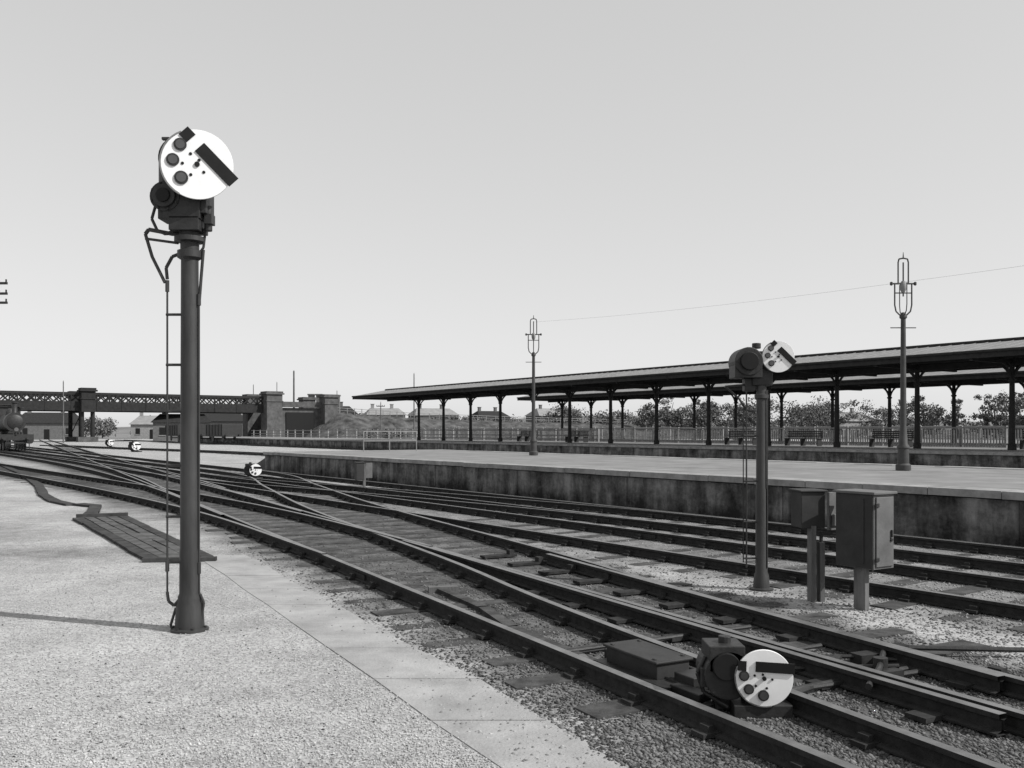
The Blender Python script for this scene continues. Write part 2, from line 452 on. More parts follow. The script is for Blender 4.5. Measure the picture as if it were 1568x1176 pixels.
def bench(s,t):
    mb=MB(); L=2.6
    for y in(-L/2+.1,0,L/2-.1):
        mb.box((.0,y,.22),(.45,.05,.44),'col'); mb.box((.25,y,.65),(.05,.05,.5),'col')
        mb.box((-.05,y,.6),(.4,.04,.04),'col')
    for i in range(4): mb.box((-.18+i*.12,0,.46),(.09,L,.03),'timber')
    for i in range(4): mb.box((.22,0,.56+i*.11),(.03,L,.075),'timber')
    o=mb.obj('platform_bench',bevel=.005); o.location=PW(s,t,.83); o.rotation_euler=(0,0,TH)
for s,t in((47.5,59),(47.5,41.5),(47.5,36.5),(47.5,30.5),(47.5,22),(47.5,66)): bench(s,t)

def fence(s,t0,t1,z0,h,sp=2.4,k='fence',pick=False):
    e=empty('boundary_fence'); mb=MB()
    t=t0
    while t<=t1:
        mb.box(PW(s,t,z0+h/2+.03),(.13,.13,h+.06),k,TH); t+=sp
    for z in(z0+h-.06,z0+h*.5,z0+.2): mb.box(PW(s-.08,(t0+t1)/2,z),(.03,t1-t0,.1),k,TH)
    mb.obj('posts_and_rails',e)
    if pick:
        mb=MB(); t=t0
        while t<t1: mb.box(PW(s-.12,t,z0+h/2),(.02,.09,h*.85),k,TH); t+=.17
        mb.obj('pickets',e)
fence(53,-20,95,0,2.0,2.6,pick=True)
fence(75,-20,170,0,2.2,4)
fence(50.7,60,148,.83,1.05,3)

# ------------------------------------------------------------------ gas lamps
def gaslamp(loc,H=5.3):
    e=empty('gas_lamp_post',loc,0)
    mb=MB()
    mb.lathe((0,0,0),[(.17,0),(.17,.12),(.13,.16),(.12,.5),(.14,.52),(.14,.56),(.1,.62),(.075,1.0),(.07,1.04),(.055,H*.69),(.085,H*.695),(.085,H*.705),(.04,H*.72)],'lampiron',16)
    mb.cyl((-.3,0,H*.65),(.3,0,H*.65),.012,'lampiron',n=8)
    mb.obj('post',e,smooth=True)
    mb=MB(); z=H*.70
    loop=[(0,z),(.09,z+.05),(.17,z+.13),(.2,z+.28),(.2,z+.78)]
    for sg in(-1,1): mb.tube([(sg*x,0,zz) for x,zz in loop],.018,'lampiron')
    for sg in(-1,1): mb.tube([(0,sg*x,zz) for x,zz in loop],.012,'lampiron')
    zc=z+.78
    mb.cyl((-.3,0,zc),(.3,0,zc),.02,'lampiron',n=8)
    for sg in(-1,1): mb.lathe((sg*.28,0,zc-.05),[(.0,0),(.035,.02),(.035,.08),(0,.1)],'lampiron',8)
    up=[(.12,zc),(.12,zc+.5),(.10,zc+.58),(.0,zc+.6)]
    for sg in(-1,1): mb.tube([(sg*x,0,zz) for x,zz in up],.018,'lampiron')
    mb.cyl((0,0,zc+.58),(0,0,zc+.74),.02,'lampiron',r1=.006,n=8)
    mb.cyl((0,0,zc-.3),(0,0,zc+.5),.018,'lampiron',n=8)
    mb.cyl((-.19,0,zc-.22),(.19,0,zc-.22),.014,'lampiron',n=8)
    mb.obj('lantern_frame',e)
    mb=MB(); mb.lathe((0,0,zc-.22),[(.03,0),(.07,.08),(.08,.18),(.04,.28)],'tin',12)
    mb.obj('burner_globe',e,smooth=True)
gaslamp((.82,34.8,.83),5.45); gaslamp((9.2,21.5,.83),5.15)
gaslamp((17.3,8.3,.83),5.1)
mb=MB(); a=Vector((.82,34.8,5.9)); b=Vector((9.2,21.5,5.25)); cc=Vector((17.3,8.3,5.3))
for p,q in((a,b),(b,cc)):
    pp=[p.lerp(q,i/12)-Vector((0,0,.4*(i/12)*(1-i/12))) for i in range(13)]
    mb.tube(pp,.002,'lampiron',4)
mb.obj('overhead_wire')

# ------------------------------------------------------------------ disc signals
def head(e,C,r,ang,yaw,drum=True):
    """white enamel disc; x along the banner bar, z across it, front = -y, turned by ang"""
    M=Matrix.Translation(C)@Matrix.Rotation(yaw,4,'Z')@Matrix.Rotation(-ang,4,'Y')
    mb=MB()
    mb.cyl((0,.012,0),(0,-.006,0),r,'white',n=64)
    mb.obj('disc',e,M=M,bevel=.002)
    mb=MB()
    mb.box((r*.36,-.011,r*.4),(r*1.34,.008,r*.36),'black')
    mb.box((-r*.78,-.011,r*.4),(r*.30,.008,r*.34),'black')
    mb.obj('banner_bar',e,M=M)
    mb=MB()
    for lx,lz,lr in ((-.70,.05,.15),(-.52,-.41,.15),(-.01,-.60,.16)):
        mb.cyl((lx*r,-.004,lz*r),(lx*r,-.018,lz*r),lr*r*1.2,'iron',n=24)
        mb.cyl((lx*r,-.012,lz*r),(lx*r,-.022,lz*r),lr*r*.85,'lens',n=24)
    mb.obj('lenses',e,M=M)
    mb=MB()
    mb.cyl((0,.0,0),(0,-.02,0),r*.075,'black',n=14)
    for x,z in((-.33,.08),(-.28,-.28),(.1,-.34),(.28,-.02),(-.05,.13)): mb.cyl((x*r,0,z*r),(x*r,-.012,z*r),r*.045,'black',n=10)
    for k in range(14):
        a=R(165+k*9); mb.box((math.cos(a)*r*1.0,.0,math.sin(a)*r*1.0),(r*.05,.02,r*.16),'grey',M=Matrix.Rotation(-a,3,'Y'))
    mb.cyl((0,.01,0),(0,.16,0),r*.4,'iron',n=20)
    if drum: mb.cyl((-r*.36,.03,-r*.15),(-r*.36,.18,-r*.15),r*.70,'iron',n=36)
    mb.obj('spindle_and_back',e,M=M,bevel=.002)

bx,by=-2.83,8.03
e=empty('disc_signal',(bx,by,0))
mb=MB()
mb.lathe((0,0,0),[(.16,0),(.16,.02),(.125,.03),(.115,.22),(.1,.27),(.1,.3),(.088,.33),(.086,.7),(.082,.72),(.074,3.25),(.105,3.27),(.105,3.33),(.08,3.34),(.08,3.4),(.13,3.41),(.13,3.45),(.09,3.46),(.1,3.6)],'post',32)
for k in range(6):
    a=k*1.047; mb.cyl((.135*math.cos(a),.135*math.sin(a),.0),(.135*math.cos(a),.135*math.sin(a),.04),.014,'iron',n=6)
mb.obj('post',e,smooth=True)
mb=MB()
mb.box((-.03,.02,3.74),(.32,.30,.30),'iron'); mb.box((.13,.0,3.76),(.10,.22,.24),'iron')
mb.box((-.01,.0,3.55),(.26,.26,.12),'iron')
mb.cyl((-.17,-.14,3.78),(-.17,.16,3.78),.13,'iron',n=28); mb.cyl((-.17,-.17,3.78),(-.17,-.12,3.78),.10,'iron',n=24); mb.cyl((-.17,-.19,3.78),(-.17,-.15,3.78),.06,'black',n=20)
for k in range(8):
    a=k*.785+.3; mb.cyl((-.17+.115*math.cos(a),-.13,3.78+.115*math.sin(a)),(-.17+.115*math.cos(a),-.155,3.78+.115*math.sin(a)),.012,'iron',n=6)
mb.box((-.14,.0,3.64),(.2,.22,.1),'iron')
mb.cyl((-.14,.04,3.88),(-.14,.04,4.14),.14,'iron',n=24)
mb.box((-.02,.1,4.0),(.2,.2,.34),'iron'); mb.box((.07,.07,3.92),(.1,.12,.2),'iron')
mb.cyl((.17,-.02,3.72),(.17,-.02,3.5),.035,'iron',n=10); mb.box((.18,-.02,3.6),(.07,.1,.09),'iron')
mb.cyl((-.12,.0,4.24),(-.2,-.02,4.31),.022,'iron',n=8); mb.box((-.2,-.02,4.31),(.07,.04,.025),'iron')
mb.tube([(-.28,-.05,3.72),(-.31,-.06,3.6),(-.26,-.07,3.5),(-.18,-.08,3.46),(-.1,-.08,3.5)],.014,'iron')
mb.obj('signal_mechanism',e,bevel=.006)
mb=MB()
mb.tube([(-.39,0,3.48),(-.36,-.0,3.52),(-.15,0,3.48),(.12,0,3.5),(.17,0,3.55)],.018,'post',8)
mb.tube([(-.39,0,3.48),(-.33,0,3.28),(-.21,-.02,3.05)],.015,'post',8)
mb.tube([(-.39,0,3.44),(-.1,0,3.4)],.012,'post',8)
mb.tube([(-.08,0,3.31),(-.15,-.01,3.28),(-.2,-.02,3.18),(-.19,-.02,3.08)],.015,'post',8)
mb.tube([(.14,0,3.53),(.12,0,3.36),(.06,0,3.28)],.012,'post',8)
mb.tube([(.12,0,3.34),(.10,0,3.1),(.085,0,2.9)],.014,'post',8)
for (x,z1,z0) in((-.19,3.07,.32),(.088,2.95,.3)):
    mb.cyl((x,-.02,z0),(x,-.02,z1),.009,'post',n=8)
    for z in(z1-.05,z0+.25): mb.cyl((x,-.02,z-.05),(x,-.02,z+.05),.018,'post',n=8)
mb.tube([(-.19,-.02,.34),(-.18,-.02,.26),(-.13,-.02,.22),(-.08,-.02,.28)],.014,'post',8)
for z in(2.77,2.33,1.92,1.45,1.0,.6):
    mb.cyl((-.2,-.02,z),(-.03,-.02,z),.012,'post',n=8)
mb.tube([(-.115,-.02,.2),(-.16,-.02,.05),(-.14,-.02,0)],.012,'post',8)
mb.tube([(.1,-.02,.32),(.13,-.02,.25),(.11,-.02,.1)],.012,'post',8)
mb.obj('rods_and_brackets',e)
head(e,(.13,-.19,4.035),.298,-R(45),math.atan2(.33,.94)*.9)

e=empty('disc_signal',(2.75,10.08,0))
mb=MB()
mb.lathe((0,0,0),[(.13,0),(.13,.02),(.09,.03),(.08,.16),(.065,.2),(.063,1.1),(.058,1.12),(.055,2.1),(.075,2.11),(.075,2.15),(.055,2.16),(.05,2.3)],'post',24)
mb.obj('post',e,smooth=True)
mb=MB()
mb.cyl((-.17,-.14,2.51),(-.17,.18,2.51),.155,'iron',n=26); mb.box((-.17,.02,2.40),(.30,.28,.14),'iron'); mb.cyl((-.17,-.18,2.51),(-.17,-.12,2.51),.1,'black',n=22)
mb.box((0,.04,2.34),(.22,.2,.18),'iron'); mb.box((.02,.05,2.5),(.2,.14,.26),'iron')
mb.cyl((-.05,.02,2.66),(-.05,.02,2.72),.05,'iron',n=10); mb.box((-.13,.03,2.26),(.12,.12,.14),'iron')
mb.obj('signal_mechanism',e,bevel=.008)
mb=MB()
mb.tube([(-.4,0,2.24),(-.17,0,2.26),(-.05,0,2.24),(.05,0,2.2)],.012,'post'); mb.tube([(-.4,0,2.24),(-.24,0,2.1),(-.17,0,1.98),(-.07,0,1.96)],.012,'post')
mb.cyl((-.17,-.02,.25),(-.17,-.02,2.25),.009,'post',n=8); mb.cyl((.05,-.05,.25),(.05,-.05,2.2),.008,'post',n=8)
mb.cyl((-.2,.0,.3),(-.2,.0,2.0),.006,'post',n=6)
for z in(1.7,1.2,.75,.35): mb.cyl((-.2,-.02,z),(-.02,-.02,z),.01,'post',n=8)
mb.obj('rods_and_brackets',e)
head(e,(.15,-.12,2.56),.172,-R(45),-.1,drum=False)

def dwarf(loc,r,yaw,h,name='dwarf_disc_signal'):
    e=empty(name,loc)
    k=r/.172
    mb=MB()
    mb.box((0,.05,.04),(.36*k,.22*k,.08),'iron'); mb.box((-.03*k,.05,h*.5),(.14*k,.12*k,h*.8),'iron')
    mb.cyl((-.2*k,-.02,h-.0),(-.2*k,.26*k,h+.0),.15*k,'iron',n=26); mb.box((-.21*k,.1*k,h+.1*k),(.22*k,.24*k,.16*k),'iron')
    mb.cyl((-.22*k,-.05,h+.06*k),(-.22*k,.05,h+.06*k),.085*k,'black',n=20)
    mb.box((-.22*k,.1*k,h-.13*k),(.1*k,.1*k,.2*k),'iron')
    mb.cyl((-.2*k,.1*k,h+.17*k),(-.2*k,.1*k,h+.22*k),.04*k,'iron',n=10)
    mb.tube([(-.33*k,.06*k,h+.1*k),(-.38*k,.06*k,h),(-.34*k,.06*k,h-.12*k),(-.2*k,.0,h-.2*k)],.014*k,'iron')
    mb.box((-.34*k,.06*k,h-.02),(.05*k,.1*k,.12*k),'iron')
    mb.obj('mechanism',e,bevel=.006)
    head(e,(0,-.07,h),r,R(-2),yaw,drum=False)
dwarf((1.53,5.62,0),.172,-.12,.25)
dwarf((-9.15,32.7,0),.21,.3,.36)
dwarf((-31.2,76,0),.34,.4,.5)
dwarf((-43,98,0),.3,.4,.5)

# ------------------------------------------------------------------ point machine and covers
e=empty('point_machine',(.98,6.45,0),R(28.4))
mb=MB()
mb.box((0,0,.04),(.42,.85,.06),'iron'); mb.box((0,.05,.12),(.28,.60,.11),'boxdark'); mb.box((0,.05,.185),(.32,.64,.02),'boxdark')
mb.box((.05,-.42,.09),(.2,.2,.09),'iron'); mb.cyl((.2,-.3,.09),(.2,.4,.09),.02,'iron',n=8); mb.cyl((.08,-.5,.1),(.3,-.5,.1),.04,'iron',n=10)
mb.box((-.1,-.55,.06),(.1,.3,.05),'iron'); mb.box((.02,.45,.08),(.16,.1,.08),'iron')
for x in(-.12,.12):
    for y in(-.2,.3): mb.cyl((x,y,.19),(x,y,.205),.018,'iron',n=8)
mb.obj('casing',e,bevel=.008)
mb=MB()
pth=[(.86,6.0),(.62,6.75),(.0,8.0),(-.28,8.9),(-.75,9.9)]
for i in range(4):
    a=Vector((*pth[i],.02)); b=Vector((*pth[i+1],.02)); d=b-a
    mb.box((a+b)/2,(.11,d.length+.03,.05),'sleeper',math.atan2(-d.x,d.y))
mb.box((.55,6.62,.04),(.05,.34,.11),'wood',.2); mb.box((-.75,9.95,.03),(.32,.1,.06),'wood',.2)
mb.obj('rod_cover_boards')
mb=MB()
mb.tube([(1.38,5.7,.06),(1.1,6.15,.07),(.95,6.3,.08)],.018,'iron'); mb.tube([(1.6,5.75,.04),(2.0,6.1,.04),(2.9,6.5,.04)],.02,'iron')
mb.tube([(2.3,5.9,.1),(2.55,6.35,.1),(2.9,7.1,.09)],.022,'iron'); mb.tube([(1.9,6.5,.06),(2.4,6.55,.06),(2.75,6.5,.08)],.016,'iron')
mb.tube([(2.1,6.9,.05),(2.6,6.85,.06),(3.1,6.7,.05)],.016,'iron')
mb.box((2.5,6.35,.05),(.5,.09,.05),'iron',.4); mb.box((2.75,6.9,.05),(.4,.12,.07),'iron',.4); mb.cyl((2.62,6.5,.0),(2.62,6.5,.14),.05,'iron',n=12)
mb.cyl((2.3,6.6,.0),(2.3,6.6,.12),.04,'iron',n=12); mb.box((2.35,6.62,.1),(.2,.05,.03),'iron',1.1)
mb.obj('point_rodding')

# ------------------------------------------------------------------ trackside cabinets
def cabinet(loc,rz,w,d,z0,z1,legs,name='trackside_cabinet'):
    e=empty(name,loc,rz); mb=MB()
    mb.box((0,0,(z0+z1)/2),(w,d,z1-z0),'box'); mb.box((0,0,z1+.012),(w+.05,d+.05,.025),'box')
    mb.box((0,-d/2-.008,(z0+z1)/2),(w-.05,.016,z1-z0-.05),'box')
    mb.box((w*.3,-d/2-.025,(z0+z1)/2-.02),(.02,.02,.07),'boxdark'); mb.cyl((w*.3,-d/2-.014,z0+.28),(w*.3,-d/2-.03,z0+.28),.018,'iron',n=10)
    for zz in(z0+.1,z1-.1): mb.box((-w/2+.03,-d/2-.02,zz),(.05,.015,.04),'iron')
    mb.box((-w/2-.005,0,(z0+z1)/2),(.01,d-.01,z1-z0-.01),'boxdark')  # shade of the side turned from the sun, painted as a darker face
    mb.box((-w/2-.014,-d*.25,(z0+z1)/2),(.012,.02,z1-z0-.08),'boxdark')
    mb.obj('box',e,bevel=.005)
    mb=MB()
    for x,y in legs: mb.box((x,y,z0/2),(.06,.13,z0+.02),'wood')
    mb.box((0,0,z0-.02),(w*.7,.08,.035),'wood')
    mb.obj('legs',e,bevel=.004)
cabinet((3.47,9.0,0),R(31),.30,.44,.42,1.14,[(-.07,-.02),(.05,.08)])
e=empty('relay_box',(3.13,9.4,0),R(5)); mb=MB()
mb.box((-.05,.1,.94),(.25,.28,.37),'boxdark'); mb.box((-.05,.1,1.135),(.29,.32,.02),'boxdark')
mb.box((.17,-.03,.93),(.18,.03,.39),'box',.5); mb.box((.18,-.06,.84),(.1,.02,.12),'box',.5); mb.cyl((.05,.0,.72),(.05,.0,.6),.02,'iron',n=8)
mb.obj('box',e,bevel=.006); mb=MB()
mb.box((-.05,.0,.38),(.05,.12,.8),'wood'); mb.box((.045,.0,.3),(.05,.1,.62),'wood'); mb.obj('legs',e,bevel=.004)
e=empty('trackside_telephone_box',(-4.3,26.6,0),R(25)); mb=MB()
mb.box((-.14,0,.58),(.24,.2,.5),'boxdark'); mb.box((-.14,0,.84),(.28,.24,.03),'boxdark'); mb.box((.14,0,.6),(.2,.05,.44),'box'); mb.box((0,0,.4),(.07,.07,.8),'wood')
mb.obj('box_and_post',e,bevel=.006)

# timber point-rod trunking along the ballast edge: boards side by side with end battens
e=empty('point_rod_trunking'); mb=MB()
def seg(pts,w,h,k='trunk'):
    for i in range(len(pts)-1):
        a=Vector((*pts[i],h/2)); b=Vector((*pts[i+1],h/2)); d=b-a; rz_=math.atan2(-d.x,d.y)
        nb=max(1,int(d.length/1.1))
        for j in range(nb):
            c_=a.lerp(b,(j+.5)/nb); mb.box(c_+Vector((0,0,random.uniform(-.004,.006))),(w+random.uniform(-.02,.02),d.length/nb-.015,h),k,rz_+random.uniform(-.02,.02))
seg([(-26.3,47),(-19.5,36.5),(-14.9,28.8),(-12.6,24.6),(-11.2,22.4),(-10.3,21.4)],.26,.05)
seg([(-10.2,21.5),(-9.55,21.0),(-8.9,19.4),(-8.5,18.2)],.26,.05)
for o_ in range(5):
    f=o_/4
    a=(-8.55+.75*f,18.0+.35*f); b=(-4.85+.72*f,12.3+.12*f)
    m_=((a[0]+b[0])/2,(a[1]+b[1])/2)
    seg([a,m_,b],.165,.045,'trunk' if o_ in(0,4) else 'trunktop')
mb.box((-4.45,12.25,.03),(.95,.10,.055),'trunk',.12); mb.box((-8.2,18.3,.05),(.95,.16,.1),'trunk',.42)
mb.obj('boards',e)

# ------------------------------------------------------------------ poles
def pole(loc,H,arms,r=.12,name='telegraph_pole',rz=0,w=1.1):
    e=empty(name,loc,rz); mb=MB()
    mb.cyl((0,0,0),(0,0,H),r,'wood',r1=r*.7,n=12); mb.cyl((0,0,H),(0,0,H+.25),r*.7,'wood',r1=.01,n=12); mb.obj('pole',e)
    if arms:
        mb=MB()
        for z in arms:
            mb.box((0,-.1,z),(w,.08,.1),'iron')
            for x in(-.46*w,-.2*w,.2*w,.46*w): mb.cyl((x,-.1,z+.05),(x,-.1,z+.17),.035,'iron',n=8)
        mb.obj('crossarms',e)
pole((-22.65,40,0),9.0,[8.2,7.75,7.35],rz=0,w=1.25)
for (u,Y_,zt_) in((97,135,9),(388,185,11),(424,185,11.5),(516,190,10),(634,130,9.8)):
    pole(((u-784)/1400*Y_,Y_,0),zt_,None,.1)
pole(((450-784)/1400*180,180,0),13.5,None,.22)
pole(((583-784)/1400*120,120,0),5.4,[5.0],.08)

# ------------------------------------------------------------------ road bridge
e=empty('road_bridge')
A=Vector((-95,128,0)); B=Vector((-43.5,165,0)); d=(B-A).normalized(); Lb=(B-A).length; rz=math.atan2(d.y,d.x); nrm=Vector((d.y,-d.x,0))
zt,zb=7.75,6.5
mb=MB()
for off in(0,-9):
    o_=nrm*off
    mb.box((A+B)/2+o_+Vector((0,0,zt)),(Lb,.4,.42),'steel',rz); mb.box((A+B)/2+o_+Vector((0,0,5.75)),(Lb,.4,1.5),'steel',rz)
    n=int(Lb/1.25)
    for i in range(n):
        p=A+d*(i*Lb/n)+o_; q=A+d*((i+1)*Lb/n)+o_
        mb.cyl(p+Vector((0,0,zb)),q+Vector((0,0,zt)),.12,'steel',n=5,cap=False); mb.cyl(p+Vector((0,0,zt)),q+Vector((0,0,zb)),.12,'steel',n=5,cap=False)
        if i%3==0:
            mb.box(p+Vector((0,0,(zt+zb)/2)),(.2,.3,zt-zb-.3),'steel',rz); mb.box(p+nrm*.23*(1 if off==0 else -1)+Vector((0,0,5.75)),(.14,.06,1.4),'steel',rz)
mb.box((A+B)/2-nrm*4.5+Vector((0,0,5.55)),(Lb,8.5,.3),'steel',rz)
mb.obj('lattice_girders',e)
mb=MB()
def tower(P,w,h,zbase=0,k='stone'):
    mb.box(P+Vector((0,0,(h+zbase)/2)),(w,w,h-zbase),k,rz)
    mb.box(P+Vector((0,0,h+.12)),(w+.55,w+.55,.25),k,rz); mb.box(P+Vector((0,0,h+.4)),(w+.2,w+.2,.32),k,rz)
    mb.box(P+Vector((0,0,h-1.2)),(w+.25,w+.25,.18),k,rz)
tp=A+d*((-68.4+95)/d.x)
P1=tp+nrm*.3
tower(P1,2.1,8.1,4.8,'steel'); tower(P1-nrm*9.6,2.0,7.9,4.8,'steel')
for off in(.3,-9.3):
    for sg in(-.8,.8):
        mb.cyl(tp+nrm*off+d*sg,tp+nrm*off+d*sg+Vector((0,0,5)),.34,'steel',n=12)
    mb.box(tp+nrm*off+Vector((0,0,.4)),(3,1.6,.8),'stone',rz)
    mb.cyl(tp+nrm*off+d*-.8+Vector((0,0,1)),tp+nrm*off+d*.8+Vector((0,0,4.6)),.08,'steel',n=6)
P2=B+nrm*.4; tower(P2,2.9,8.3); tower(P2-nrm*10,2.7,8.1)
P3=B+d*11+nrm*.4; tower(P3,2.6,8.0); tower(P3-nrm*10,2.5,7.8)
mb.box(B+d*6.2-nrm*4.3+Vector((0,0,3.0)),(9,8,6.0),'stone',rz)
mb.box(B+d*6.2+nrm*.05+Vector((0,0,6.6)),(8.2,.5,1.0),'stone',rz)
mb.box(B+d*5.6-nrm*.25+Vector((0,0,2.6)),(5.4,.25,5.2),'black',rz)
mb.obj('piers_and_abutment',e,bevel=.03)
def strip(name,rows,k):
    mb=MB(); m=len(rows[0]); vs=[p for r in rows for p in r]; fs=[]
    for j in range(len(rows)-1):
        for i in range(m-1): fs.append((j*m+i,j*m+i+1,(j+1)*m+i+1,(j+1)*m+i))
    mb.add(vs,fs,k); return mb.obj(name,smooth=True)
S=B+d*12; E=[S+Vector((0,0,0)),S+Vector((14,9,0)),S+Vector((35,22,0)),S+Vector((65,40,0)),S+Vector((110,60,0)),S+Vector((190,90,0))]
Hh=[5.2,4.3,3.7,3.2,2.6,2.0]
prof_e=[(-18,0),(-14,.2),(-11,.42),(-9,.45),(-5,.85),(-2,.97),(0,1),(9,1),(16,.5),(26,0)]
pts=[]
for i in range(81):
    f=i/80*5; j=min(int(f),4); q=E[j].lerp(E[j+1],f-j); h=Hh[j]+(Hh[j+1]-Hh[j])*(f-j)
    row=[]
    for o_,hh in prof_e:
        row.append((q.x+nrm.x*-o_+random.uniform(-.5,.5),q.y+nrm.y*-o_,h*hh-.05+(random.uniform(-.35,.35) if 0<hh<1 else random.uniform(-.08,.08))))
    pts.append(row)
first=[(p[0]-6*d.x,p[1]-6*d.y,-.05) for p in pts[0]]
strip('grass_embankment',[first]+pts,'grass')
e=empty('embankment_fence'); mb=MB()
for i in range(46):
    f=i/45*4; j=min(int(f),3); q=E[j].lerp(E[j+1],f-j); h=Hh[j]+(Hh[j+1]-Hh[j])*(f-j)
    mb.box((q.x,q.y,h+.5),(.12,.12,1.2),'fence')
for j in range(4):
    a=E[j]+Vector((0,0,Hh[j]+1)); b=E[j+1]+Vector((0,0,Hh[j+1]+1)); mb.cyl(a,b,.05,'fence',n=5); mb.cyl(a-Vector((0,0,.45)),b-Vector((0,0,.45)),.04,'fence',n=5)
mb.obj('posts_and_wires',e)

# ------------------------------------------------------------------ buildings in the distance
def house(loc,w,dp,h,rh,rz=0,wallk='brick',roofk='tin',wins=3,name='brick_house'):
    e=empty(name,loc,rz); mb=MB(); mb.box((0,0,h/2-1),(w,dp,h+2),wallk)
    mb.obj('walls',e); mb=MB(); o_=.4
    v=[(-w/2-o_,-dp/2-o_,h),(w/2+o_,-dp/2-o_,h),(w/2+o_,dp/2+o_,h),(-w/2-o_,dp/2+o_,h),(-w/2+rh*.6,0,h+rh),(w/2-rh*.6,0,h+rh)]
    mb.add(v,[(0,1,5,4),(2,3,4,5),(1,2,5),(3,0,4),(3,2,1,0)],roofk)
    for cx in(w*.2,-w*.32):
        mb.box((cx,0,h+rh),(.7,.6,1.8),wallk); mb.box((cx,0,h+rh+.95),(.9,.8,.15),wallk)
    mb.obj('roof',e); mb=MB()
    for i in range(wins):
        x=-w/2+w*(i+.5)/wins
        if i==wins//2: mb.box((x,-dp/2-.02,1.05),(1,.08,2.1),'black')
        else: mb.box((x,-dp/2-.02,1.7),(.9,.08,1.3),'black'); mb.box((x,-dp/2-.04,1.0),(1.1,.14,.12),'fence')
    mb.obj('windows_and_door',e)
house((-57,158,0),9,6,3.2,1.5,.3,'brick','roofdark')
house((-96,190,0),12,7,3.4,2.2,.3,'brick','roofdark'); house((-80,205,0),9,7,3.2,2,.2,'fence','tin'); house((-70,215,0),14,8,4,2,.3,'brick','roofdark',5)
house((-112,200,0),8,7,3.2,2,.2,'fence','tin')
house((-42,214,2.2),10,7,3.6,1.8,.3,'brick','roofdark'); house((-31,222,2.4),9,7,3.2,1.7,.3,'fence','tin')
house((-20,232,2.3),11,7,3.4,1.8,.4,'brick','tin'); house((-6,240,2.0),9,7,3.2,1.8,.5,'brick','roofdark')
house((12,262,1.5),14,8,4.5,2.2,.5,'brick','tin',5); house((45,250,1),12,8,4,2.2,.5,'brick','tin')
house((78,215,0),14,8,4,2.2,.5,'fence','tin',5); house((112,190,0),12,8,4,2.2,.5,'brick','tin')
mb=MB()
for (u,Y_,z) in((477,200,9.6),(489,200,9.6),(516,205,9.6)):
    x=(u-784)/1400*Y_; mb.box((x,Y_,z/2),(1.2,1.2,z),'brick'); mb.box((x,Y_,z+.1),(1.5,1.5,.3),'brick')
mb.obj('chimney_stacks')

def wagon(loc,rz,L=7):
    e=empty('goods_wagon',loc,rz); mb=MB()
    mb.box((0,0,1.75),(2.6,L,1.5),'boxdark'); mb.box((0,0,.98),(2.3,L+.2,.2),'iron')
    for i in range(6): 
        for sg in(-1,1): mb.box((sg*1.33,-L/2+.3+i*(L-.6)/5,1.75),(.08,.1,1.5),'iron')
    for y in(-L/2+1.4,L/2-1.4):
        for sg in(-1,1): mb.cyl((sg*.75-.05,y,.6),(sg*.75+.05,y,.6),.46,'iron',n=18)
        mb.cyl((-.8,y,.6),(.8,y,.6),.07,'iron',n=8)
    for sg in(-1,1):
        for y in(-1,1): mb.cyl((sg*.85,y*L/2,1.05),(sg*.85,y*(L/2+.45),1.05),.16,'iron',n=12)
    mb.obj('body',e,bevel=.02)
for t in(119,127.5,136): wagon((45.3-.696*t,t,.14),TH)

# ------------------------------------------------------------------ steam locomotive
Yl=79; e=empty('steam_locomotive',(11.53-.696*Yl,Yl,.13),TH+math.pi)
mb=MB()
mb.cyl((0,-3.5,2.35),(0,3.2,2.35),.72,'boxdark',n=28); mb.cyl((0,3.2,2.35),(0,4.3,2.35),.8,'iron',n=28); mb.cyl((0,4.3,2.35),(0,4.38,2.35),.62,'iron',r1=.5,n=24)
mb.lathe((0,3.8,3.05),[(.3,0),(.2,.15),(.19,.85),(.27,.9),(.27,1.0)],'iron',18)
mb.lathe((0,1,2.95),[(.4,0),(.36,.3),(.3,.5),(.12,.62)],'boxdark',18)
mb.obj('boiler',e,smooth=True)
mb=MB()
mb.box((0,-4.6,2.6),(2.6,2.0,2.4),'boxdark')
for sg in(-1,1):
    mb.box((sg*.85,-3.58,3.1),(.55,.06,.6),'black'); mb.box((sg*1.31,-4.6,3.0),(.04,1.0,.8),'black')
for i in range(9):
    a=-1+i*.25; mb.box((a*1.36,-4.6,3.98-.22*a*a),(.36,2.6,.07),'boxdark')
mb.obj('cab',e)
mb=MB()
mb.box((0,0,1.25),(2.3,9.4,.16),'iron'); mb.box((0,4.75,1.1),(2.6,.2,.5),'boxdark')
for sg in(-1,1):
    mb.cyl((sg*.88,4.8,1.1),(sg*.88,5.25,1.1),.1,'iron',n=12); mb.cyl((sg*.88,5.2,1.1),(sg*.88,5.28,1.1),.2,'boxdark',n=16)
    mb.box((sg*.75,0,.9),(.08,8.8,.4),'iron'); mb.cyl((sg*1.1,3.2,.85),(sg*1.1,4.1,.85),.3,'iron',n=16)
    for y,r in((3.6,.45),(1.6,.78),(-.4,.78),(-2.4,.78)):
        mb.cyl((sg*.72,y,r),(sg*.84,y,r),r,'iron',n=28); mb.cyl((sg*.84,y,r),(sg*.88,y,r),r*.25,'box',n=12)
    mb.cyl((sg*.95,-2.4,.7),(sg*.95,3.2,.85),.06,'box',n=6)
    mb.box((sg*.95,4.9,.55),(.06,.1,.9),'iron')
mb.cyl((0,4.85,1.75),(0,5.05,1.75),.16,'box',n=14); mb.box((0,4.9,1.45),(.1,.1,.3),'iron')
mb.box((0,4.95,.65),(1.6,.12,.12),'iron')
mb.obj('frame_and_wheels',e)
